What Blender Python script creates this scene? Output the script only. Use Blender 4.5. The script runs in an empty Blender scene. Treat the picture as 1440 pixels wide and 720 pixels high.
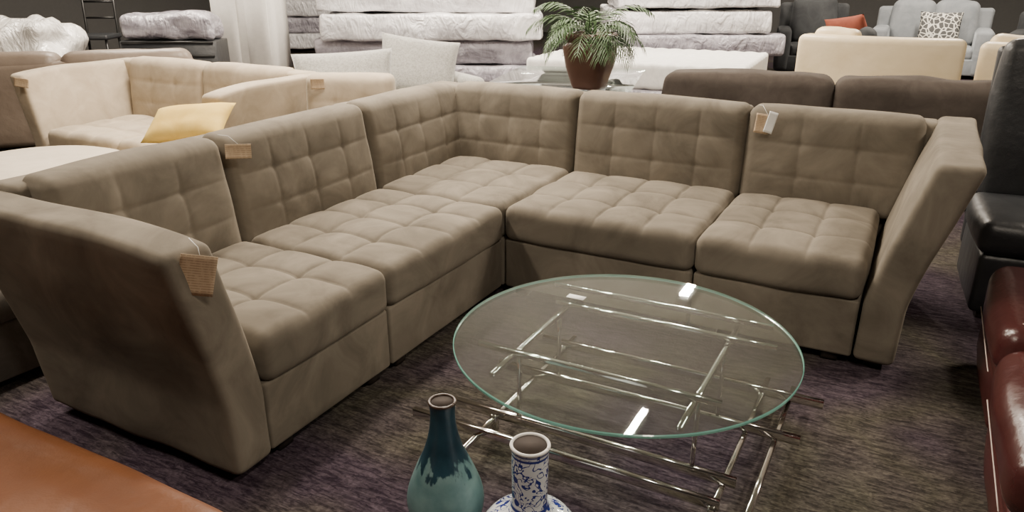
import bpy, bmesh, math, random
from mathutils import Vector, Matrix, noise
random.seed(7)
SC=bpy.context.scene
COL=SC.collection

# ---------------------------------------------------------------- materials
def nmat(name):
    m=bpy.data.materials.new(name); m.use_nodes=True
    nt=m.node_tree; b=nt.nodes["Principled BSDF"]
    return m,nt,b
def N(nt,t,**kw):
    n=nt.nodes.new(t)
    for k,v in kw.items():
        if k in n.inputs: n.inputs[k].default_value=v
        else: setattr(n,k,v)
    return n
def ramp(nt,fac,stops):
    r=nt.nodes.new('ShaderNodeValToRGB'); e=r.color_ramp.elements
    e[0].position=stops[0][0]; e[0].color=(*stops[0][1],1)
    e[1].position=stops[-1][0]; e[1].color=(*stops[-1][1],1)
    for p,c in stops[1:-1]:
        x=e.new(p); x.color=(*c,1)
    nt.links.new(fac,r.inputs[0]); return r
def coords(nt,scale=(1,1,1),obj=True,rot=(0,0,0)):
    tc=nt.nodes.new('ShaderNodeTexCoord'); mp=nt.nodes.new('ShaderNodeMapping')
    mp.inputs['Scale'].default_value=scale; mp.inputs['Rotation'].default_value=rot
    nt.links.new(tc.outputs['Object' if obj else 'Generated'],mp.inputs[0]); return mp.outputs[0]
def bump(nt,b,h,strength,dist=.01,prev=None):
    bp=nt.nodes.new('ShaderNodeBump'); bp.inputs['Strength'].default_value=strength; bp.inputs['Distance'].default_value=dist
    nt.links.new(h,bp.inputs['Height'])
    if prev: nt.links.new(prev.outputs[0],bp.inputs['Normal'])
    nt.links.new(bp.outputs[0],b.inputs['Normal']); return bp
def fabric(name,c1,c2,sheen=.35,scale=5,rough=.9,fine=350,lump=.12,lo=.33,hi=.68):
    m,nt,b=nmat(name); v=coords(nt)
    n=N(nt,'ShaderNodeTexNoise',Scale=scale,Detail=6.0,Roughness=.62,Distortion=.8); nt.links.new(v,n.inputs['Vector'])
    r=ramp(nt,n.outputs[0],[(lo,c1),(hi,c2)]); nt.links.new(r.outputs[0],b.inputs['Base Color'])
    b.inputs['Roughness'].default_value=rough; b.inputs['Sheen Weight'].default_value=sheen
    b.inputs['Sheen Roughness'].default_value=.45; b.inputs['Sheen Tint'].default_value=(*[min(1,x*3) for x in c2],1)
    b.inputs['Specular IOR Level'].default_value=.12
    f=N(nt,'ShaderNodeTexNoise',Scale=float(fine),Detail=2.0); nt.links.new(v,f.inputs['Vector'])
    g=N(nt,'ShaderNodeTexNoise',Scale=9.0,Detail=2.0); nt.links.new(v,g.inputs['Vector'])
    bp=bump(nt,b,g.outputs[0],lump,.02); bump(nt,b,f.outputs[0],.12,.002,bp)
    return m
def leather(name,c1,c2,rough=.35,scale=3):
    m,nt,b=nmat(name); v=coords(nt)
    n=N(nt,'ShaderNodeTexNoise',Scale=float(scale),Detail=4.0); nt.links.new(v,n.inputs['Vector'])
    r=ramp(nt,n.outputs[0],[(.3,c1),(.7,c2)]); nt.links.new(r.outputs[0],b.inputs['Base Color'])
    b.inputs['Roughness'].default_value=rough
    w=N(nt,'ShaderNodeTexVoronoi',Scale=160.0); nt.links.new(v,w.inputs['Vector'])
    g=N(nt,'ShaderNodeTexNoise',Scale=9.0,Detail=3.0); nt.links.new(v,g.inputs['Vector'])
    bp=bump(nt,b,g.outputs[0],.3,.02); bump(nt,b,w.outputs[0],.12,.002,bp)
    return m
def plain(name,c,rough=.6,metal=0,**kw):
    m,nt,b=nmat(name); v=coords(nt)
    n=N(nt,'ShaderNodeTexNoise',Scale=20.0,Detail=3.0); nt.links.new(v,n.inputs['Vector'])
    r=ramp(nt,n.outputs[0],[(.3,tuple(x*.92 for x in c)),(.7,c)]); nt.links.new(r.outputs[0],b.inputs['Base Color'])
    b.inputs['Roughness'].default_value=rough; b.inputs['Metallic'].default_value=metal
    return m
def plastic(name,c1,c2):
    m,nt,b=nmat(name); v=coords(nt,(.6,.6,2.2))
    n=N(nt,'ShaderNodeTexNoise',Scale=2.2,Detail=5.0,Roughness=.6,Distortion=1.2); nt.links.new(v,n.inputs['Vector'])
    r=ramp(nt,n.outputs[0],[(.38,c1),(.60,c2)]); nt.links.new(r.outputs[0],b.inputs['Base Color'])
    b.inputs['Roughness'].default_value=.3; b.inputs['Specular IOR Level'].default_value=.7
    b.inputs['Coat Weight'].default_value=1.0; b.inputs['Coat Roughness'].default_value=.06
    v2=coords(nt,(1,1,.45))
    g=N(nt,'ShaderNodeTexNoise',Scale=6.0,Detail=5.0,Distortion=3.0); nt.links.new(v2,g.inputs['Vector'])
    bp=bump(nt,b,g.outputs[0],.7,.06)
    nt.links.new(bp.outputs[0],b.inputs['Coat Normal']); return m

M={}
M['suede']=fabric('taupe_microsuede',(.122,.106,.084),(.225,.197,.157),lo=.30,hi=.68,sheen=.10,scale=3.6)
M['beige']=fabric('beige_microsuede',(.34,.28,.205),(.46,.385,.29),sheen=.15)
M['brownfab']=fabric('dark_brown_fabric',(.050,.041,.035),(.072,.060,.052),scale=8,sheen=.15)
M['grayfab']=fabric('gray_tweed',(.27,.265,.245),(.45,.44,.41),scale=60,fine=150)
M['graysofa']=fabric('gray_brown_fabric',(.085,.077,.068),(.125,.113,.10),scale=8)
M['slate']=fabric('slate_fabric',(.16,.175,.19),(.22,.235,.25))
M['charcoal']=fabric('charcoal_fabric',(.035,.037,.04),(.055,.058,.061))
M['yellow']=fabric('yellow_fabric',(.60,.40,.10),(.72,.52,.16),sheen=.1)
M['rust']=fabric('rust_fabric',(.15,.045,.03),(.20,.06,.04))
M['red']=leather('burgundy_leather',(.034,.008,.008),(.058,.014,.013),.27)
M['black']=leather('black_leather',(.012,.013,.015),(.022,.024,.027),.42)
M['tanleather']=leather('cognac_leather',(.14,.050,.020),(.205,.080,.033),.42)
M['brownleather']=leather('brown_leather',(.12,.09,.068),(.18,.14,.108),.5)
M['cream']=leather('cream_leather',(.62,.50,.31),(.72,.60,.40),.45)
M['creamfab']=fabric('cream_fabric',(.50,.43,.33),(.60,.52,.41))
M['wrap']=plastic('plastic_wrap',(.48,.47,.49),(.76,.75,.76))
M['wrapwhite']=plastic('white_plastic_sheet',(.60,.58,.55),(.80,.78,.75))
M['wrapdark']=plastic('dark_wrapped',(.15,.14,.17),(.42,.40,.45))
M['quilt']=fabric('white_quilt',(.60,.59,.56),(.72,.71,.68),scale=12)
M['chrome']=plain('chrome',(.85,.83,.80),.10,1)
M['white']=plain('white_paint',(.72,.70,.66),.6)
M['paper']=plain('white_card',(.80,.80,.78),.7)
M['darkwood']=plain('dark_wood',(.018,.013,.010),.5)
M['thread']=plain('white_thread',(.60,.50,.45),.8)
M['blackmetal']=plain('black_metal',(.02,.02,.02),.4,.6)
M['wall']=plain('charcoal_wall',(.09,.088,.085),.8)
M['ceil']=plain('ceiling_paint',(.66,.64,.60),.9)
M['pot']=plain('glazed_pot',(.11,.055,.038),.32)
M['soil']=plain('soil',(.03,.02,.015),.9)
M['leaf']=plain('palm_leaf',(.045,.09,.03),.5)

def glassmat(name,tint,f0=.045):
    m=bpy.data.materials.new(name); m.use_nodes=True; nt=m.node_tree
    nt.nodes.remove(nt.nodes["Principled BSDF"]); o=nt.nodes['Material Output']
    t=N(nt,'ShaderNodeBsdfTransparent'); t.inputs[0].default_value=(*tint,1)
    g=N(nt,'ShaderNodeBsdfGlossy'); g.inputs['Roughness'].default_value=.015; g.inputs[0].default_value=(1,1,1,1)
    lw=N(nt,'ShaderNodeLayerWeight',Blend=.5)
    p=N(nt,'ShaderNodeMath',operation='POWER'); nt.links.new(lw.outputs['Facing'],p.inputs[0]); p.inputs[1].default_value=4.0
    q=N(nt,'ShaderNodeMath',operation='MULTIPLY_ADD'); nt.links.new(p.outputs[0],q.inputs[0]); q.inputs[1].default_value=.9; q.inputs[2].default_value=f0
    x=N(nt,'ShaderNodeMixShader'); nt.links.new(q.outputs[0],x.inputs[0]); nt.links.new(t.outputs[0],x.inputs[1]); nt.links.new(g.outputs[0],x.inputs[2])
    nt.links.new(x.outputs[0],o.inputs[0]); return m
M['glass']=glassmat('table_glass',(.91,.96,.94),.05)
def edgem():
    m,nt,b=nmat('glass_edge'); b.inputs['Base Color'].default_value=(.20,.50,.42,1); b.inputs['Roughness'].default_value=.12
    b.inputs['Transmission Weight'].default_value=.35; return m
M['edge']=edgem()

def carpet():
    m,nt,b=nmat('patterned_carpet'); v=coords(nt)
    big=N(nt,'ShaderNodeTexNoise',Scale=.9,Detail=2.0,Distortion=.5); nt.links.new(v,big.inputs['Vector'])
    v2=coords(nt,(9,50,1),rot=(0,0,.5))
    st=N(nt,'ShaderNodeTexNoise',Scale=1.3,Detail=4.0,Roughness=.75,Distortion=.8); nt.links.new(v2,st.inputs['Vector'])
    vo=N(nt,'ShaderNodeTexVoronoi',Scale=95.0); nt.links.new(v,vo.inputs['Vector'])
    base=ramp(nt,big.outputs[0],[(.42,(.024,.016,.025)),(.56,(.033,.029,.024)),(.7,(.024,.017,.024))])
    pale=ramp(nt,big.outputs[0],[(.42,(.080,.060,.076)),(.56,(.094,.083,.064)),(.7,(.080,.061,.072))])  # paler streaks of the woven carpet pattern
    sel=ramp(nt,st.outputs[0],[(.40,(0,0,0)),(.62,(1,1,1))])
    mx=N(nt,'ShaderNodeMix',data_type='RGBA'); nt.links.new(sel.outputs[0],mx.inputs[0])
    nt.links.new(base.outputs[0],mx.inputs[6]); nt.links.new(pale.outputs[0],mx.inputs[7])
    m2=N(nt,'ShaderNodeMix',data_type='RGBA',blend_type='MULTIPLY'); m2.inputs[0].default_value=.5
    vr=ramp(nt,vo.outputs['Color'],[(.1,(.4,.4,.4)),(.9,(1.3,1.3,1.3))])
    nt.links.new(mx.outputs[2],m2.inputs[6]); nt.links.new(vr.outputs[0],m2.inputs[7])
    nt.links.new(m2.outputs[2],b.inputs['Base Color']); b.inputs['Roughness'].default_value=.95; b.inputs['Specular IOR Level'].default_value=.1
    bump(nt,b,vo.outputs[0],.35,.004); return m
M['carpet']=carpet()

# ---------------------------------------------------------------- mesh helpers
rad=math.radians
def empty(name,loc=(0,0,0),rot=0):
    e=bpy.data.objects.new(name,None); e.empty_display_size=.1; e.location=loc; e.rotation_euler=(0,0,rot); COL.objects.link(e); return e
def mk(name,vs,fs,mat,parent=None,smooth=True,loc=(0,0,0),rot=(0,0,0)):
    me=bpy.data.meshes.new(name); me.from_pydata([tuple(v) for v in vs],[],fs)
    bm=bmesh.new(); bm.from_mesh(me); bmesh.ops.recalc_face_normals(bm,faces=bm.faces); bm.to_mesh(me); bm.free()
    if smooth: me.polygons.foreach_set('use_smooth',[True]*len(me.polygons))
    mats=mat if isinstance(mat,list) else [mat]
    for x in mats: me.materials.append(x)
    o=bpy.data.objects.new(name,me); COL.objects.link(o); o.location=loc; o.rotation_euler=rot
    if parent: o.parent=parent
    return o
def rbox(name,size,center,mat,parent=None,r=.03,n=(8,8,8),disp=None,warp=None,wob=0,loc=(0,0,0),rot=(0,0,0),wf=4.0):
    """rounded box, dense lattice; disp(p,nrm,h)->offset; warp(Vector)->Vector"""
    h=[s/2 for s in size]; r=min(r,min(h)*.98); idx={}; vs=[]; fs=[]
    nx,ny,nz=n
    def axis(i,m,hh):
        if m<4: return -hh+2*hh*i/m
        e=2 if m<10 else (3 if m<60 else 6)
        if i<=e: return -hh+r*i/e
        if i>=m-e: return hh-r*(m-i)/e
        return -(hh-r)+2*(hh-r)*(i-e)/(m-2*e)
    def V(i,j,k):
        q=(i,j,k)
        if q in idx: return idx[q]
        p=Vector((axis(i,nx,h[0]),axis(j,ny,h[1]),axis(k,nz,h[2])))
        c=Vector([max(-(hh-r),min(hh-r,x)) for x,hh in zip(p,h)]); d=p-c
        nr=d.normalized() if d.length>1e-9 else Vector((0,0,1))
        q2=c+nr*r
        if disp: q2=q2+nr*disp(q2,nr,h)
        if wob: q2=q2+nr*wob*noise.noise((q2+Vector(center)+Vector(loc))*wf)
        q2=q2+Vector(center)
        if warp: q2=warp(q2)
        idx[q]=len(vs); vs.append(q2); return idx[q]
    for i in range(nx):
        for j in range(ny):
            for k in (0,nz): fs.append([V(i,j,k),V(i+1,j,k),V(i+1,j+1,k),V(i,j+1,k)])
    for i in range(nx):
        for k in range(nz):
            for j in (0,ny): fs.append([V(i,j,k),V(i+1,j,k),V(i+1,j,k+1),V(i,j,k+1)])
    for j in range(ny):
        for k in range(nz):
            for i in (0,nx): fs.append([V(i,j,k),V(i,j+1,k),V(i,j+1,k+1),V(i,j,k+1)])
    return mk(name,vs,fs,mat,parent,True,loc,rot)
def lines(n): return [i/n for i in range(1,n)]
def tuft(ax,sgn,ua,va,ul,vl,A=.012,B=.020,bw=.030,w=.009,crown=.014,cellh=.015,fall=.16,keep=.5,fold=.0012):
    def f(p,nr,h):
        o=0
        k=max(0,nr[ax]*sgn)
        u=(p[ua]/h[ua]+1)/2; v=(p[va]/h[va]+1)/2
        side=.007*(1-(2*u-1)**2 if abs(nr[ua])<.9 else 1-(2*v-1)**2)
        if k>0:
            du=min([abs(u-l) for l in ul])*2*h[ua]; dv=min([abs(v-l) for l in vl])*2*h[va]
            U=sorted([0,1]+ul); V=sorted([0,1]+vl)
            def cell(t,L):
                for a,b in zip(L,L[1:]):
                    if t<=b: return max(0,math.sin(math.pi*min(1,max(0,(t-a)/(b-a)))))
                return 0
            c=(cell(u,U)*cell(v,V))**.6
            dd=math.hypot(du,dv)
            fd=keep+(1-keep)*math.exp(-dd/fall)         # seam strongest next to the tuft buttons
            eu=math.exp(-du/w)*fd; ev=math.exp(-dv/w)*fd
            fu=min(1,max(0,min(v,1-v))*2*h[va]/.08); fv=min(1,max(0,min(u,1-u))*2*h[ua]/.08)
            cr=crown*(1-(2*u-1)**4)*(1-(2*v-1)**4)
            o=k*(cr-A*max(eu*(.25+.75*fu),ev*(.25+.75*fv))-B*math.exp(-dd/bw)+cellh*c)
            o+=k*.003*noise.noise(p*8)
            if fold and dd<.10 and dd>.001:
                th=math.atan2(dv,du); o+=k*fold*math.sin(th*9+p[ua]*7)*(dd/.05)*math.exp(-dd/.035)
        return o+(1-k)*side
    return f
def tube(name,pts,rad_,mat,parent=None,seg=8,closed=False):
    vs=[];fs=[]; n=len(pts); pts=[Vector(p) for p in pts]
    for i,p in enumerate(pts):
        d=(pts[min(i+1,n-1)]-pts[max(i-1,0)]).normalized()
        a=d.orthogonal().normalized() if i==0 else (a-d*a.dot(d)).normalized()
        b=d.cross(a)
        for s in range(seg):
            t=2*math.pi*s/seg; vs.append(p+(a*math.cos(t)+b*math.sin(t))*rad_)
    for i in range(n-1):
        for s in range(seg): fs.append([i*seg+s,i*seg+(s+1)%seg,(i+1)*seg+(s+1)%seg,(i+1)*seg+s])
    fs.append(list(range(seg))); fs.append([(n-1)*seg+s for s in range(seg)])
    return mk(name,vs,fs,mat,parent)
def lathe(name,prof,mat,parent=None,seg=64,loc=(0,0,0),sq=0):
    vs=[];fs=[]
    for r,z in prof:
        for s in range(seg):
            t=2*math.pi*s/seg; c,si=math.cos(t),math.sin(t)
            k=1
            if sq: k=1/((abs(c)**sq+abs(si)**sq)**(1/sq))
            vs.append((r*c*k,r*si*k,z))
    for i in range(len(prof)-1):
        for s in range(seg): fs.append([i*seg+s,i*seg+(s+1)%seg,(i+1)*seg+(s+1)%seg,(i+1)*seg+s])
    fs.append(list(range(seg)))
    return mk(name,vs,fs,mat,parent,loc=loc)
def spline(pts,n=8):
    out=[]; P=[Vector(p) for p in pts]; P=[2*P[0]-P[1]]+P+[2*P[-1]-P[-2]]
    for i in range(1,len(P)-2):
        for k in range(n):
            t=k/n; a,b,c,d=P[i-1:i+3]
            out.append(.5*((2*b)+(c-a)*t+(2*a-5*b+4*c-d)*t*t+(3*b-a-3*c+d)*t**3))
    out.append(P[-2]); return out
def pillow(name,w,h,t,mat,parent=None,loc=(0,0,0),rot=(0,0,0),n=20):
    vs=[];fs=[]
    for s in (1,-1):
        for i in range(n+1):
            for j in range(n+1):
                u=2*i/n-1; v=2*j/n-1
                th=t/2*max(0,(1-abs(u)**2.6))**.5*max(0,(1-abs(v)**2.6))**.5
                px=u*w/2*(1-.06*(1-v*v)*abs(u)); pz=v*h/2*(1-.06*(1-u*u)*abs(v))
                th*=1+.12*noise.noise(Vector((u*2,v*2,s+len(name))))
                vs.append((px,s*th,pz+h/2))
    m=(n+1)**2
    for k in (0,m):
        for i in range(n):
            for j in range(n):
                a=k+i*(n+1)+j; fs.append([a,a+1,a+n+2,a+n+1])
    o=mk(name,vs,fs,mat,parent,loc=loc,rot=rot)
    bm=bmesh.new(); bm.from_mesh(o.data); bmesh.ops.remove_doubles(bm,verts=bm.verts,dist=.0005); bmesh.ops.recalc_face_normals(bm,faces=bm.faces); bm.to_mesh(o.data); bm.free()
    return o

# ---------------------------------------------------------------- tufted sectional
H_TOP=.905
def rb_shell(name,length,cen,z0,z1,a0,a1,c0,c1,mat,parent,mp,frontlow=0,seatz=None,backflare=0):
    """slab: local x = length, y = a..c (varies with height), z"""
    tn=(c0-a0+c1-a1)/2
    def w(v):
        f=(v.z-z0)/(z1-z0); f=max(0,f)
        if seatz is not None:
            g=max(0,(v.z-seatz)/(z1-seatz)); g=.18*f+.82*g**1.15
        else: g=f**1.1
        yy=v.y/tn+.5
        a=a0+(a1-a0)*g; c=c0+(c1-c0)*g
        x=v.x; z=v.z
        if frontlow: z-=frontlow*max(0,1-(x-(cen-length/2))/.35)**2*f
        if backflare:
            t=max(0,(x-(cen-length/2))/length); x=x+ (f-1)*backflare*t**2
        return mp(Vector((x,a+(c-a)*yy,z)))
    def dsp(p,nr,h):
        u=p[0]/h[0]; vv=p[2]/h[2]
        return .010*abs(nr[1])*(1-u*u)*(1-vv**4)
    return rbox(name,(length,tn,z1-z0),(cen,0,(z0+z1)/2),mat,parent,r=.030,n=(44,8,32),disp=dsp,warp=w,wob=.008)
def sectional_parts(parent,mp,mods,mat,db=.80,dt=.88,do_b=.96,do_t=1.10,q=1.0,tag=''):
    g=.004
    for i,md in enumerate(mods):
        k=md['kind']; nm=tag+md.get('n',str(i))
        if k=='arm':
            sg=md['sg']; base=md['s']; fl=md.get('fl',.15); th=md.get('th',.155)
            def mpa(v,sg=sg,base=base): return mp(Vector((base+sg*v.y,v.x,v.z)))
            d1=md.get('d1',1.08)
            rb_shell('arm_'+nm,d1+.015,(d1-.015)/2,.04,md.get('zt',H_TOP-.005),a0=0,a1=fl,c0=th,c1=th+fl+.01,mat=mat,parent=parent,mp=mpa,frontlow=md.get('fl2',.035),seatz=.30,backflare=.10)
            for d in (.08,.90):
                rbox('foot_'+nm,(.07,.07,.05),(base+sg*.08,d,.025),M['darkwood'],parent,r=.006,n=(3,3,3),warp=lambda v:mp(v))
            continue
        s0,s1=md['s0'],md['s1']; cs=(s0+s1)/2; w=s1-s0-2*g
        if k=='seat':
            cols=md.get('cols',4); rows=3
            sd=db+.03
            nn=(max(10,int(w/.0062*q)),max(10,int(sd/.0062*q)),max(10,int(12*q)))
            rbox('seat_cushion_'+nm,(w,sd,.175),(cs,sd/2-.012,.3875),mat,parent,r=.042,n=nn,
                 disp=tuft(2,1,0,1,lines(cols),lines(rows)),warp=lambda v:mp(v),wob=.006)
            bd=do_b-.03
            rbox('base_'+nm,(w,bd,.262),(cs,bd/2+.006,.171),mat,parent,r=.014,n=(10,10,8),warp=lambda v:mp(v),wob=.004)
            for a in (s0+.09,s1-.09):
                for d in (.06,bd-.06):
                    rbox('foot_'+nm,(.07,.07,.05),(a,d,.025),M['darkwood'],parent,r=.006,n=(3,3,3),warp=lambda v:mp(v))
        b0=md.get('b0',s0); b1=md.get('b1',s1); e0=md.get('e0',b0); e1=md.get('e1',b1)
        bc=(b0+b1)/2; bw=b1-b0-2*g; th=.17; zb=.42; zt=.925
        def wf(v,db=db,dt=dt):
            f=(v.z-zb)/(zt-zb); return mp(Vector((v.x,db+(dt-db)*max(0,f)+(v.y),v.z)))
        nn=(max(10,int(bw/.0075*q)),6,max(10,int(.5/.0075*q)))
        rbox('back_cushion_'+nm,(bw,th,zt-zb),(bc,th/2,(zt+zb)/2),mat,parent,r=.048,n=nn,
             disp=tuft(1,-1,0,2,lines(md.get('bcols',4)),[.34,.66],A=.0045,B=.010,bw=.020,w=.007,crown=.016,cellh=.002,fall=.07,keep=.30,fold=0),warp=wf,wob=.006)
        ec=(e0+e1)/2; ew=e1-e0-2*g
        rb_shell('back_shell_'+nm,ew,ec,.04,H_TOP,a0=do_b-.10,a1=do_t-.17,c0=do_b,c1=do_t,mat=mat,parent=parent,mp=mp)

sofa=empty('sectional_sofa')
mpL=lambda v:Vector((-v.y,v.x,v.z))     # left row, s=Y, d=-X
mpR=lambda v:Vector((v.x,v.y,v.z))      # right row, s=X, d=Y
sectional_parts(sofa,mpL,[
 dict(kind='arm',s=-1.66,sg=-1,fl=.135,th=.165,n='left',zt=.885,fl2=.03),
 dict(kind='seat',s0=-1.66,s1=-.97,cols=3,bcols=3,b0=-1.76,e0=-1.82,n='left_end'),
 dict(kind='seat',s0=-.97,s1=0,n='left_middle'),
 dict(kind='back',s0=0,s1=.92,e1=1.10,bcols=4,n='corner_left')],M['suede'],db=.76,dt=.84,do_b=.95,do_t=1.09)
sectional_parts(sofa,mpR,[
 dict(kind='arm',s=1.69,sg=1,fl=.175,th=.160,n='right',d1=1.12,zt=.92,fl2=.01),
 dict(kind='seat',s0=.98,s1=1.69,cols=3,bcols=3,b1=1.82,e1=1.88,n='right_end'),
 dict(kind='seat',s0=0,s1=.98,n='right_middle'),
 dict(kind='back',s0=-.86,s1=0,e0=-1.09,bcols=4,n='corner_right')],M['suede'],db=.83,dt=.90,do_b=.98,do_t=1.12)
rbox('seat_cushion_corner',(.80,.86,.175),(-.404,.434,.3875),M['suede'],sofa,r=.042,n=(124,134,12),disp=tuft(2,1,0,1,lines(3),lines(3)),wob=.006)
rbox('base_corner',(.93,.93,.262),(-.469,.469,.171),M['suede'],sofa,r=.014,n=(10,10,8),wob=.004)

def tagcard(name,loc,w,h,rot,mat,parent):
    vs=[];fs=[];n=8
    for i in range(n+1):
        for j in range(n+1):
            u=i/n-.5; v=j/n
            vs.append((u*w,.004*math.sin(v*2.6),-v*h))
    for i in range(n):
        for j in range(n):
            a=i*(n+1)+j; fs.append([a,a+1,a+n+2,a+n+1])
    o=mk(name,vs,fs,mat,parent,loc=loc,rot=rot)
    s=o.modifiers.new('t','SOLIDIFY'); s.thickness=.0006
    return o
def tagmat():
    m,nt,b=nmat('printed_kraft_tag'); v=coords(nt,(1,1,1))
    w=N(nt,'ShaderNodeTexWave',Scale=38.0,Distortion=0.0,bands_direction='Z'); nt.links.new(v,w.inputs['Vector'])
    v2=coords(nt,(160,160,40)); n=N(nt,'ShaderNodeTexNoise',Scale=1.0); nt.links.new(v2,n.inputs['Vector'])
    mu=N(nt,'ShaderNodeMath',operation='MULTIPLY'); nt.links.new(w.outputs[0],mu.inputs[0]); nt.links.new(n.outputs[0],mu.inputs[1])
    r=ramp(nt,mu.outputs[0],[(.34,(.52,.39,.26)),(.46,(.34,.24,.15))]); nt.links.new(r.outputs[0],b.inputs['Base Color']); b.inputs['Roughness'].default_value=.8
    return m
M['tag']=tagmat()
def string(name,pts,par): tube(name,pts,.0011,M['paper'],par,seg=5)
tagcard('price_tag_arm',(.060,-1.88,.850),.098,.135,(rad(10),rad(14),rad(48)),M['tag'],sofa)
string('tag_string_arm',[(.060,-1.88,.850),(.045,-1.87,.868),(.0,-1.86,.885)],sofa)
tagcard('price_tag_back',(-.752,-.965,.905),.105,.062,(rad(-8),rad(3),rad(48)),M['tag'],sofa)
string('tag_string_back',[(-.752,-.965,.905),(-.80,-.968,.935),(-.86,-.97,.935)],sofa)
tagcard('price_tag_right',(1.072,.842,.90),.075,.10,(rad(-6),rad(4),0),M['tag'],sofa)
tagcard('white_tag_right',(1.122,.832,.915),.045,.11,(rad(-6),rad(12),0),M['paper'],sofa)
string('tag_string_right',[(1.09,.838,.90),(1.05,.90,.935),(1.03,.93,.93)],sofa)

# ---------------------------------------------------------------- coffee table
ct=empty('round_glass_coffee_table',(1.008,-.99,0))
def disc(name,R,z,t,parent,mats):
    prof=[(R-.003,z-t),(R,z-t+.003),(R,z-.003),(R-.003,z)]
    seg=128; vs=[];fs=[]
    for r,zz in prof:
        for s in range(seg):
            a=2*math.pi*s/seg; vs.append((r*math.cos(a),r*math.sin(a),zz))
    for i in range(3):
        for s in range(seg): fs.append([i*seg+s,i*seg+(s+1)%seg,(i+1)*seg+(s+1)%seg,(i+1)*seg+s])
    ns=len(fs); fs.append(list(range(seg))[::-1]); fs.append([3*seg+s for s in range(seg)])
    o=mk(name,vs,fs,mats,parent,smooth=False)
    for i,p in enumerate(o.data.polygons): p.material_index=1 if i<ns else 0
    return o
disc('glass_top',.582,.42,.012,ct,[M['glass'],M['edge']])
def bar(name,a,b,sz=(.019,.019),mat='chrome'):
    a=Vector(a);b=Vector(b); d=b-a; ax=max(range(3),key=lambda i:abs(d[i]))
    s=[sz[0]]*3
    if ax!=2: s[2]=sz[1]
    s[ax]=abs(d[ax]); c=(a+b)/2-Vector((1.008,-.99,0))
    rbox(name,s,c,M[mat],ct,r=.002,n=(3,3,3))
bar('top_bar_1',(.58,-.62,.3985),(1.44,-.62,.3985)); bar('top_bar_2',(.57,-1.22,.3985),(1.40,-1.22,.3985))
bar('top_bar_3',(.66,-.78,.3985),(1.48,-.78,.3985))
bar('cross_bar_1',(.70,-1.36,.380),(.70,-.68,.380)); bar('cross_bar_2',(1.32,-1.38,.380),(1.32,-.60,.380))
bar('low_bar_1',(.36,-1.17,.105),(1.46,-1.17,.105),(.018,.035)); bar('low_bar_2',(.50,-.56,.105),(1.64,-.56,.105),(.018,.035))
bar('low_bar_3',(.34,-1.30,.105),(1.44,-1.30,.105),(.018,.035)); bar('low_bar_4',(.44,-.84,.105),(1.60,-.84,.105),(.018,.035))
bar('low_cross_1',(.60,-1.40,.080),(.60,-.44,.080)); bar('low_cross_2',(1.42,-1.45,.080),(1.42,-.42,.080)); bar('low_cross_3',(1.52,-1.40,.080),(1.52,-.44,.080))
for i,(x,y) in enumerate([(.70,-1.17),(1.32,-1.17),(.70,-.84),(1.32,-.84)]):
    bar('post_%d'%i,(x,y,.09),(x,y,.388),(.014,.014))
for i,(x,y) in enumerate([(.60,-1.17),(1.42,-1.30),(.60,-.56),(1.42,-.56)]):
    bar('foot_%d'%i,(x,y,.0),(x,y,.10),(.026,.026))
rbox('label',(.07,.035,.001),(-.28,.24,.421),M['paper'],ct,r=.0004,n=(2,2,2))

# ---------------------------------------------------------------- vases
def tealmat():
    m,nt,b=nmat('teal_drip_glaze'); v=coords(nt)
    sx=N(nt,'ShaderNodeSeparateXYZ'); nt.links.new(v,sx.inputs[0])
    vs=coords(nt,(1,1,.22)); n=N(nt,'ShaderNodeTexNoise',Scale=38.0,Detail=3.0); nt.links.new(vs,n.inputs['Vector'])
    ma=N(nt,'ShaderNodeMath',operation='MULTIPLY_ADD'); nt.links.new(n.outputs[0],ma.inputs[0]); ma.inputs[1].default_value=.22; nt.links.new(sx.outputs[2],ma.inputs[2])
    n2=N(nt,'ShaderNodeTexNoise',Scale=14.0,Detail=5.0); nt.links.new(v,n2.inputs['Vector'])
    lo=ramp(nt,n2.outputs[0],[(.3,(.075,.16,.17)),(.7,(.17,.28,.28))]); hi=ramp(nt,n2.outputs[0],[(.3,(.006,.024,.038)),(.75,(.018,.058,.082))])
    s=ramp(nt,ma.outputs[0],[(.335,(0,0,0)),(.35,(1,1,1))])
    mx=N(nt,'ShaderNodeMix',data_type='RGBA'); nt.links.new(s.outputs[0],mx.inputs[0]); nt.links.new(lo.outputs[0],mx.inputs[6]); nt.links.new(hi.outputs[0],mx.inputs[7])
    nt.links.new(mx.outputs[2],b.inputs['Base Color']); b.inputs['Roughness'].default_value=.35; bump(nt,b,n2.outputs[0],.2,.01); return m
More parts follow.
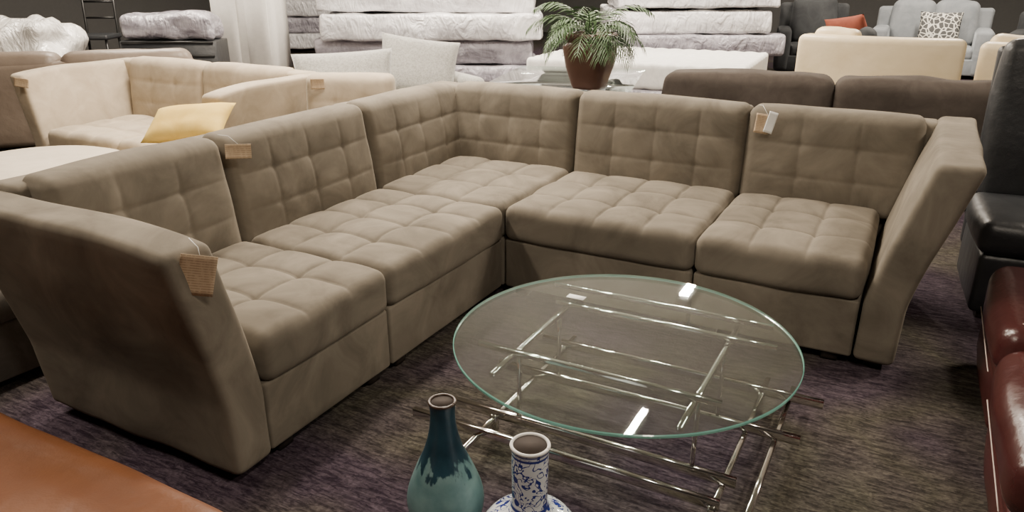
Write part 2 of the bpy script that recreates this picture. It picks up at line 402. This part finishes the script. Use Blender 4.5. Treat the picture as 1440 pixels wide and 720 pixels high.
def bwmat():
    m,nt,b=nmat('blue_white_porcelain'); v=coords(nt)
    n=N(nt,'ShaderNodeTexNoise',Scale=26.0,Detail=1.5,Distortion=1.6); nt.links.new(v,n.inputs['Vector'])
    a=N(nt,'ShaderNodeMath',operation='SUBTRACT'); nt.links.new(n.outputs[0],a.inputs[0]); a.inputs[1].default_value=.5
    ab=N(nt,'ShaderNodeMath',operation='ABSOLUTE'); nt.links.new(a.outputs[0],ab.inputs[0])
    vine=ramp(nt,ab.outputs[0],[(.022,(1,1,1)),(.035,(0,0,0))])
    vo=N(nt,'ShaderNodeTexVoronoi',Scale=24.0); nt.links.new(v,vo.inputs['Vector'])
    fl=ramp(nt,vo.outputs['Distance'],[(.22,(1,1,1)),(.27,(0,0,0))])
    sx=N(nt,'ShaderNodeSeparateXYZ'); nt.links.new(v,sx.inputs[0])
    bands=ramp(nt,sx.outputs[2],[(0,(0,0,0)),(.232,(0,0,0)),(.234,(1,1,1)),(.241,(1,1,1)),(.243,(0,0,0)),(.395,(0,0,0)),(.397,(1,1,1)),(.402,(1,1,1)),(.404,(0,0,0)),(.410,(0,0,0)),(.411,(1,1,1)),(.416,(1,1,1)),(.417,(0,0,0)),(1,(0,0,0))])
    m1=N(nt,'ShaderNodeMath',operation='MAXIMUM'); nt.links.new(vine.outputs[0],m1.inputs[0]); nt.links.new(fl.outputs[0],m1.inputs[1])
    m2=N(nt,'ShaderNodeMath',operation='MAXIMUM'); nt.links.new(m1.outputs[0],m2.inputs[0]); nt.links.new(bands.outputs[0],m2.inputs[1])
    r=ramp(nt,m2.outputs[0],[(.2,(.68,.70,.72)),(.8,(.02,.035,.22))]); nt.links.new(r.outputs[0],b.inputs['Base Color'])
    b.inputs['Roughness'].default_value=.12; b.inputs['Coat Weight'].default_value=.5; return m
M['teal']=tealmat(); M['bw']=bwmat()
def vase(name,outer,loc,mat,rim,wall=.008):
    pts=[(p.x,p.y) for p in spline([(a,b,0) for a,b in outer],8)]
    inner=[(max(.01,r-wall),z) for r,z in pts[::-1] if z>.05]
    e=empty(name,loc)
    lathe('body',pts,mat,e)
    lathe('inside',inner+[(.002,inner[-1][1])],M['soil'],e)
    r,z=pts[-1]; tube('rim',[((r-wall/2)*math.cos(t*math.pi/24),(r-wall/2)*math.sin(t*math.pi/24),z) for t in range(49)],wall*.62,rim,e)
    return e
vase('teal_ceramic_vase',[(.070,0),(.098,.03),(.115,.09),(.112,.14),(.088,.21),(.058,.28),(.042,.34),(.036,.39),(.037,.42),(.041,.438)],(.70,-1.65,0),M['teal'],plain('brown_rim',(.05,.03,.02),.3))
vase('blue_white_porcelain_vase',[(.085,0),(.12,.02),(.148,.08),(.148,.13),(.115,.185),(.066,.215),(.050,.24),(.049,.30),(.050,.36),(.050,.40),(.054,.422)],(1.008,-1.70,0),M['bw'],M['white'])

# ---------------------------------------------------------------- foreground ottoman, leather sofa, black chair
ot=empty('leather_ottoman',(-.20,-2.69,0),rad(1))
rbox('top_cushion',(1.60,.86,.20),(0,0,.32),M['tanleather'],ot,r=.07,n=(40,24,10),disp=lambda p,nr,h:.02*max(0,nr[2])*(1-(p[0]/h[0])**2)*(1-(p[1]/h[1])**2)+.03*abs(nr[1])*(1-(p[0]/h[0])**4),wob=.01)
rbox('base',(1.52,.80,.18),(0,0,.13),M['tanleather'],ot,r=.02,n=(10,10,6))
for x in(-.7,.7):
    for y in(-.34,.34): rbox('foot',(.06,.06,.05),(x,y,.022),M['darkwood'],ot,r=.006,n=(3,3,3))

def puff(c=.03):
    return lambda p,nr,h:c*(abs(nr[0])*(1-(p[1]/h[1])**2)*(1-(p[2]/h[2])**2)+max(0,nr[2])*(1-(p[0]/h[0])**2)*(1-(p[1]/h[1])**2)+abs(nr[1])*(1-(p[0]/h[0])**2)*(1-(p[2]/h[2])**2))
go=empty('fabric_ottoman',(-1.76,-1.84,0),rad(-3))
rbox('cushion',(.95,.9,.16),(0,0,.36),M['graysofa'],go,r=.04,n=(16,16,8),disp=puff(.015))
rbox('base',(.93,.88,.24),(0,0,.165),M['graysofa'],go,r=.015,n=(8,8,6))
for x in(-.4,.4):
    for y in(-.36,.36): rbox('foot',(.06,.06,.05),(x,y,.025),M['darkwood'],go,r=.006,n=(3,3,3))

rs=empty('burgundy_leather_sofa',(2.14,0,0))
def stitch(name,pts,parent): tube(name,pts,.0022,M['thread'],parent,seg=5)
for nm,y0,y1,zt in(('far',-.42,.32,.47),('near',-1.20,-.44,.43)):
    rbox('seat_'+nm,(.95,y1-y0,.20),(.48,(y0+y1)/2,zt-.10),M['red'],rs,r=.07,n=(24,24,12),disp=puff(.025),wob=.008)
    rbox('front_'+nm,(.90,y1-y0-.01,zt-.24),(.47,(y0+y1)/2,(zt-.24)/2+.05),M['red'],rs,r=.04,n=(14,20,12),disp=puff(.02),wob=.008)
    stitch('stitch_'+nm,[(-.004+.0,y0+.06+t*(y1-y0-.12)/12,zt-.195) for t in range(13)],rs)
    stitch('stitch_b_'+nm,[(.05+.0,y1-.045,.08+t*.03) for t in range(5)],rs)
    stitch('stitch_top_'+nm,[(.06+t*.07,y0+.06,zt+.004+.010*math.sin(t/12*math.pi)) for t in range(13)],rs)
rbox('back',(.28,1.9,.62),(1.05,-.44,.60),M['red'],rs,r=.10,n=(14,30,16),disp=puff(.03))
rbox('plinth',(.85,1.5,.06),(.50,-.44,.03),M['darkwood'],rs,r=.01,n=(3,3,3))

bc=empty('black_leather_armchair',(2.13,.76,0),rad(4))
rbox('base',(.75,.62,.30),(.385,.33,.19),M['black'],bc,r=.03,n=(12,12,8),wob=.005)
rbox('seat',(.78,.60,.17),(.385,.30,.42),M['black'],bc,r=.05,n=(16,16,8),disp=puff(.02))
rbox('back',(.74,.15,.80),(.40,.64,.86),M['black'],bc,r=.05,n=(20,8,24),disp=puff(.03),warp=lambda v:Vector((v.x,v.y+.12*(v.z-.45),v.z)))
rbox('back_shell',(.78,.08,1.05),(.40,.72,.70),M['black'],bc,r=.03,n=(12,6,18),warp=lambda v:Vector((v.x,v.y+.12*(v.z-.45),v.z)))
for x in(.08,.70):
    for y in(.08,.60): rbox('foot',(.05,.05,.05),(x,y,.025),M['darkwood'],bc,r=.006,n=(3,3,3))

# ---------------------------------------------------------------- generic sofa
def gsofa(name,loc,rot,w,d,h,mat,nseat=2,arm=.2,seat=.46,armh=.62,backcush=True,pmat=None,bt=.22):
    e=empty(name,loc,rot)   # faces local -Y ; back at +Y
    rbox('base',(w-.02,d-.05,.24),(0,0,.18),mat,e,r=.02,n=(10,8,6))
    rbox('back_frame',(w-.04,.18,h-.14),(0,d/2-.10,(h-.14)/2+.06),mat,e,r=.06,n=(24,8,16),wob=.01)
    iw=w-2*arm; cw=iw/nseat
    for i in range(nseat):
        x=-iw/2+cw*(i+.5)
        rbox('seat_cushion',(cw-.012,d-.30,.18),(x,-.10,seat-.09),mat,e,r=.05,n=(14,14,8),disp=puff(.02))
        if backcush: rbox('back_cushion',(cw-.012,bt,h-seat+.02),(x,d/2-.20-bt/2+.05,(h+seat)/2),pmat or mat,e,r=.08,n=(18,8,14),disp=puff(.035),wob=.01,warp=lambda v:Vector((v.x,v.y+.15*(v.z-seat),v.z)))
    for s in(-1,1):
        rbox('arm',(arm,d-.02,armh-.05),(s*(w/2-arm/2),0,armh/2+.025),mat,e,r=.06,n=(10,16,12),disp=puff(.012))
    for x in(-w/2+.1,w/2-.1):
        for y in(-d/2+.1,d/2-.1): rbox('foot',(.06,.06,.06),(x,y,.03),M['darkwood'],e,r=.006,n=(3,3,3))
    return e
bs=empty('brown_fabric_sofa',(1.18,3.00,0),rad(7))
rbox('base',(2.38,.9,.34),(0,.1,.22),M['brownfab'],bs,r=.03,n=(14,8,6))
rbox('back_frame',(2.38,.20,.66),(0,-.24,.39),M['brownfab'],bs,r=.05,n=(24,8,12),wob=.01)
for s in(-1,1):
    rbox('back_cushion',(1.19,.34,.46),(s*.605,-.27,.65),M['brownfab'],bs,r=.075,n=(40,12,18),disp=puff(.022),wob=.018)
    rbox('seat_cushion',(1.10,.62,.18),(s*.56,.24,.47),M['brownfab'],bs,r=.05,n=(14,10,6),disp=puff(.02))
    rbox('arm',(.14,.9,.62),(s*1.20,.10,.33),M['brownfab'],bs,r=.05,n=(10,16,12),disp=puff(.012))
    for y in(-.3,.45): rbox('foot',(.06,.06,.06),(s*1.1,y,.03),M['darkwood'],bs,r=.006,n=(3,3,3))

bg=empty('sectional_sofa',(-4.02,.10,0))
sectional_parts(bg,lambda v:Vector((v.x,v.y,v.z)),[
 dict(kind='arm',s=.10,sg=-1,fl=.14,th=.15,n='left',d1=1.0),
 dict(kind='seat',s0=.10,s1=.90,cols=3,bcols=3,b0=.05,e0=-.12,n='left'),
 dict(kind='seat',s0=.90,s1=1.68,cols=3,bcols=3,b1=1.74,e1=1.90,n='right'),
 dict(kind='arm',s=1.68,sg=1,fl=.14,th=.15,n='right',d1=1.0)],M['beige'],q=.5,db=.74,dt=.80,do_b=.90,do_t=1.01)
tagcard('price_tag',(.03,-.055,.86),.11,.065,(rad(-6),rad(8),rad(25)),M['tag'],bg)
so=empty('square_ottoman',(-1.93,-.27,0),rad(20))
rbox('top',(.50,.50,.14),(0,0,.54),M['creamfab'],so,r=.04,n=(12,12,8),disp=puff(.01))
rbox('base',(.48,.48,.42),(0,0,.26),M['creamfab'],so,r=.02,n=(6,6,6))
for x in(-.18,.18):
    for y in(-.18,.18): rbox('foot',(.05,.05,.05),(x,y,.025),M['darkwood'],so,r=.006,n=(3,3,3))
pillow('throw_pillow',.50,.32,.14,M['yellow'],so,(-.06,.03,.665),(rad(-62),rad(-5),rad(4)))
bg2=empty('armless_sofa_module',(-1.72,.30,0),rad(26))
sectional_parts(bg2,lambda v:Vector((v.x,v.y,v.z)),[dict(kind='seat',s0=0,s1=.60,cols=3,bcols=3,n='m')],M['beige'],q=.5,db=.42,dt=.48,do_b=.56,do_t=.66)
tagcard('price_tag',(.10,.44,.91),.09,.07,(0,0,rad(10)),M['tag'],bg2)
lo=lathe('round_cream_ottoman',[(.50,.0),(.54,.10),(.56,.25),(.56,.40),(.53,.45),(.45,.475),(.2,.49),(.002,.492)],M['creamfab'],None,seg=48,loc=(-3.06,-.52,0))

bl=empty('leather_sofa',(-5.45,1.40,0),rad(42))
rbox('base',(2.3,.85,.40),(0,.0,.24),M['brownleather'],bl,r=.04,n=(12,8,6))
rbox('back',(2.3,.20,.76),(0,-.42,.44),M['brownleather'],bl,r=.06,n=(24,8,14),wob=.01)
for s in(-1,1):
    rbox('back_cushion',(1.1,.28,.30),(s*.56,-.36,.74),M['brownleather'],bl,r=.09,n=(20,10,12),disp=puff(.012),wob=.01)
    rbox('arm',(.22,.85,.60),(s*1.12,0,.34),M['brownleather'],bl,r=.08,n=(8,10,8))
    for y in(-.3,.3): rbox('foot',(.06,.06,.05),(s*1.0,y,.025),M['darkwood'],bl,r=.006,n=(3,3,3))

gs=gsofa('gray_tweed_sofa',(-2.75,2.70,0),rad(62),1.7,.95,.78,M['grayfab'],2,.16,backcush=False)
pillow('cushion_a',.76,.56,.24,M['grayfab'],gs,(.30,-.02,.44),(rad(-16),rad(8),rad(-30)))
pillow('cushion_b',.92,.44,.26,M['grayfab'],gs,(-.44,-.08,.47),(rad(-14),rad(-3),rad(-30)))

gt=empty('glass_dining_table',(-.84,2.66,0),rad(14))
rbox('glass_top',(1.15,1.5,.015),(0,0,.745),M['glass'],gt,r=.004,n=(3,3,3))
for x in(-.4,.4):
    rbox('leg',(.07,.9,.70),(x,0,.385),M['blackmetal'],gt,r=.01,n=(3,3,3))
    rbox('foot_plate',(.12,1.0,.035),(x,0,.018),M['blackmetal'],gt,r=.01,n=(3,3,3))
rbox('stretcher',(.8,.06,.06),(0,0,.62),M['blackmetal'],gt,r=.01,n=(3,3,3))
pp=empty('potted_palm',(-.46,2.20,.754))
lathe('pot',[(.105,0),(.115,.02),(.155,.16),(.172,.27),(.175,.31),(.155,.335),(.150,.35),(.170,.365),(.176,.385),(.166,.40),(.145,.40),(.140,.36)],M['pot'],pp,seg=48,sq=5)
lathe('soil',[(.140,.36),(.138,.375),(.002,.385)],M['soil'],pp,seg=24,sq=5)
vs=[];fs=[]
for f in range(34):
    az=f*2.399+random.uniform(-.2,.2); L=random.uniform(.38,.56); up=random.uniform(.35,1.25)
    d=Vector((math.cos(az)*math.cos(up),math.sin(az)*math.cos(up),math.sin(up)))
    n=16; prev=Vector((0,0,.38))
    for i in range(n):
        t=i/n
        d=(d+Vector((0,0,-.085-.09*t))).normalized(); q=prev+d*(L/n)
        side=d.cross(Vector((0,0,1))).normalized()
        k=len(vs); vs+= [prev-side*.003,prev+side*.003,q+side*.003,q-side*.003]; fs.append([k,k+1,k+2,k+3])
        if i>2:
            ll=.15*math.sin(math.pi*min(1,.25+t*.75))+.03
            for s in(-1,1):
                dr=(side*s*.75+d*.75+Vector((0,0,-.25+random.uniform(-.2,.15)))).normalized()
                w=d*.007
                mid=q+dr*ll*.5; tip=q+dr*ll+Vector((0,0,-.03))
                k=len(vs); vs+=[q-w*.5,q+w*.5,mid+w,mid-w,tip]; fs+=[[k,k+1,k+2,k+3],[k+3,k+2,k+4]]
        prev=q
mk('fronds',vs,fs,M['leaf'],pp,smooth=False)
for i in range(5):
    a=i*1.26; tube('stem_%d'%i,[(.03*math.cos(a),.03*math.sin(a),.36),(.04*math.cos(a),.04*math.sin(a),.44),(.02*math.cos(a),.02*math.sin(a),.55)],.008,M['leaf'],pp)

# ---------------------------------------------------------------- mattresses
def stack(name,loc,rot,w,d,layers):
    e=empty(name,loc,rot); z=.10
    rbox('pallet',(w*.95,d*.9,.09),(0,d/2,.047),M['darkwood'],e,r=.01,n=(3,3,3))
    for i,(t,m) in enumerate(layers):
        rbox('mattress_%d'%i,(w,d,t),(0,0,0),M[m],e,r=.045,n=(60,34,12),disp=puff(.010),wob=.030,wf=3.0,loc=(random.uniform(-.14,.14),d/2+random.uniform(-.12,.12),z+t/2),rot=(random.uniform(-.012,.012),random.uniform(-.012,.012),random.uniform(-.06,.06))); z+=t+.014
    return e
stack('mattress_stack',(-4.10,5.45,0),rad(24),2.9,1.9,[(.28,'wrapdark'),(.30,'wrapdark'),(.34,'wrap'),(.32,'wrap'),(.30,'wrap')])
stack('mattress_stack',(-1.20,8.06,0),rad(28),2.3,1.9,[(.30,'wrap'),(.30,'wrapdark'),(.32,'wrap'),(.30,'wrap'),(.30,'wrap')])
stack('mattress_stack',(-8.4,9.2,0),rad(28),3.0,1.9,[(.30,'wrap'),(.30,'wrapdark'),(.32,'wrap'),(.30,'wrap')])
mb=empty('quilted_mattress',(-1.30,6.25,0),rad(3))
rbox('box_spring',(2.6,1.9,.24),(0,0,.17),M['wrapdark'],mb,r=.03,n=(10,10,4))
rbox('mattress',(2.6,1.9,.28),(0,0,.44),M['quilt'],mb,r=.05,n=(90,70,8),disp=lambda p,nr,h:.012*abs(nr[2])*abs(math.sin(p[0]*16)*math.sin(p[1]*16)))
for x in(-1.1,1.1):
    for y in(-.8,.8): rbox('foot',(.06,.06,.06),(x,y,.028),M['darkwood'],mb,r=.006,n=(3,3,3))

# ---------------------------------------------------------------- cream curved sofa, recliners
def curved(name,loc,rot,R,a0,a1,h,mat):
    e=empty(name,loc,rot)
    def arc(v):
        t=v.x/R; return Vector(((R+v.y)*math.sin(t),-(R+v.y)*math.cos(t)+R,v.z))
    L=(a1-a0)*R; c=(a0+a1)/2*R
    rbox('back',(L,.24,h-.05),(c,0,h/2+.02),mat,e,r=.07,n=(40,8,14),warp=arc)
    rbox('seat',(L-.1,.65,.22),(c,-.42,.36),mat,e,r=.06,n=(30,8,6),warp=arc)
    rbox('base',(L-.1,.65,.25),(c,-.40,.13),mat,e,r=.02,n=(30,8,6),warp=arc)
    rbox('back_pillow',(L*.34,.26,.36),(c-L*.30,-.22,h-.12),mat,e,r=.11,n=(20,8,10),warp=arc,wob=.02)
    return e
curved('curved_cream_leather_sofa',(1.35,5.95,0),rad(2),2.2,-.40,.34,.93,M['cream'])
curved('curved_cream_leather_sofa',(2.98,6.25,0),rad(10),2.2,-.34,.34,.90,M['cream'])
gr=gsofa('gray_loveseat',(1.75,11.0,0),0,1.7,1.0,1.1,M['slate'],2,.24,armh=.72)
def patt():
    m,nt,b=nmat('patterned_pillow_fabric'); v=coords(nt); w=N(nt,'ShaderNodeTexVoronoi',Scale=14.0,feature='DISTANCE_TO_EDGE'); nt.links.new(v,w.inputs['Vector'])
    r=ramp(nt,w.outputs[0],[(.06,(.6,.58,.52)),(.10,(.06,.06,.06))]); nt.links.new(r.outputs[0],b.inputs['Base Color']); b.inputs['Roughness'].default_value=.9; return m
pillow('patterned_pillow',.6,.5,.18,patt(),gr,(.10,-.12,.48),(rad(-14),0,0))
gsofa('recliner',(.05,10.4,0),rad(10),1.1,1.0,1.15,M['charcoal'],1,.22,armh=.7)
dr=gsofa('recliner',(3.6,11.2,0),rad(-10),1.5,1.0,1.05,M['charcoal'],1,.22,armh=.7)
ar=gsofa('armchair',(.95,8.6,0),rad(150),1.0,.9,.85,M['charcoal'],1,.2)
pillow('rust_pillow',.60,.46,.24,M['rust'],ar,(.05,.15,.58),(rad(-25),rad(10),0))

col=empty('square_column',(-6.03,4.26,0),rad(28))
rbox('shaft',(.74,.74,3.5),(0,0,1.76),M['white'],col,r=.01,n=(3,3,3))
for x in(-.19,.19): rbox('panel',(.28,.02,2.6),(x,-.375,1.6),M['white'],col,r=.006,n=(3,3,3))
rbox('plinth',(.82,.82,.16),(0,0,.08),M['white'],col,r=.01,n=(3,3,3))
sh=empty('black_display_cabinet',(-6.10,3.10,0),rad(30))
rbox('body',(1.10,.45,.80),(0,0,.42),M['black'],sh,r=.02,n=(4,4,4))
for z in(.35,.65,.80): rbox('shelf_edge',(1.04,.03,.03),(0,-.23,z),M['blackmetal'],sh,r=.005,n=(3,3,3))
rbox('wrap',(1.06,.42,.30),(0,0,.97),M['wrapdark'],sh,r=.08,n=(24,14,10),wob=.06)
wp=rbox('plastic_wrapped_armchair',(1.15,.85,1.04),(0,0,.52),M['wrapwhite'],None,r=.2,n=(40,30,24),wob=.16,loc=(-7.22,1.92,.0),rot=(0,0,rad(30)))
ch=empty('metal_bar_stool',(-7.75,3.25,0),rad(30))
for x in(-.22,.22):
    tube('leg',[(x,-.2,0),(x*.9,-.18,.75)],.017,M['blackmetal'],ch); tube('back_leg',[(x,.2,0),(x*.9,.18,.75),(x*.9,.22,1.50)],.017,M['blackmetal'],ch)
rbox('seat',(.46,.44,.06),(0,0,.78),M['black'],ch,r=.02,n=(6,6,4))
for z in(1.0,1.2,1.4): tube('rail',[(-.20,.205,z),(.20,.205,z)],.013,M['blackmetal'],ch)

# ---------------------------------------------------------------- room
def slab(name,x0,x1,y0,y1,z0,z1,mat):
    vs=[(x,y,z) for x in(x0,x1) for y in(y0,y1) for z in(z0,z1)]
    return mk(name,vs,[[0,1,3,2],[4,5,7,6],[0,1,5,4],[2,3,7,6],[0,2,6,4],[1,3,7,5]],mat,None,False)
slab('floor',-12,7,-7,16,-.1,0,M['carpet'])
slab('ceiling',-12,7,-7,16,3.6,3.7,M['ceil'])
slab('wall_back',-12,7,16,16.15,0,3.6,M['wall'])
slab('wall_left',-12.15,-12,-7,16,0,3.6,M['wall'])
slab('wall_right',7,7.15,-7,16,0,3.6,M['wall'])
slab('wall_front',-12,7,-7.15,-7,0,3.6,M['wall'])

# ---------------------------------------------------------------- lights
def light(x,y,lx,ly,p,col=(1,.88,.73)):
    e=empty('ceiling_light',(x,y,3.45))
    rbox('housing',(lx+.06,ly+.06,.05),(0,0,.06),M['white'],e,r=.005,n=(3,3,3))
    l=bpy.data.lights.new('tube','AREA'); l.shape='RECTANGLE'; l.size=lx; l.size_y=ly; l.energy=p; l.color=col
    o=bpy.data.objects.new('tube',l); COL.objects.link(o); o.parent=e; o.location=(0,0,.02)
light(-.2,3.0,.06,.75,95)
light(-1.0,.9,.3,1.2,235)
light(-3.0,1.2,.3,1.2,255)
light(4.2,2.2,.3,1.2,200)
light(-3.5,5.0,.3,1.2,360)
light(-.68,6.7,.12,.5,330)
light(-6.5,3.0,.3,1.2,320)
light(2.2,9.4,.3,1.2,350)
light(-3,9.5,.3,1.2,330)
light(2.6,-2.6,.3,1.2,85)
light(-1.8,-2.6,.3,1.2,105)
w=bpy.data.worlds.new('World'); SC.world=w; w.use_nodes=True
w.node_tree.nodes['Background'].inputs[0].default_value=(.6,.6,.65,1); w.node_tree.nodes['Background'].inputs[1].default_value=.2

# ---------------------------------------------------------------- camera
cd=bpy.data.cameras.new('camera'); cd.sensor_width=36; cd.lens=36*1070/1440; cd.clip_end=60
cam=bpy.data.objects.new('camera',cd); COL.objects.link(cam); cam.location=(1.766,-3.228,1.6)
cam.rotation_euler=(rad(90-20.7),0,rad(28.0)); SC.camera=cam
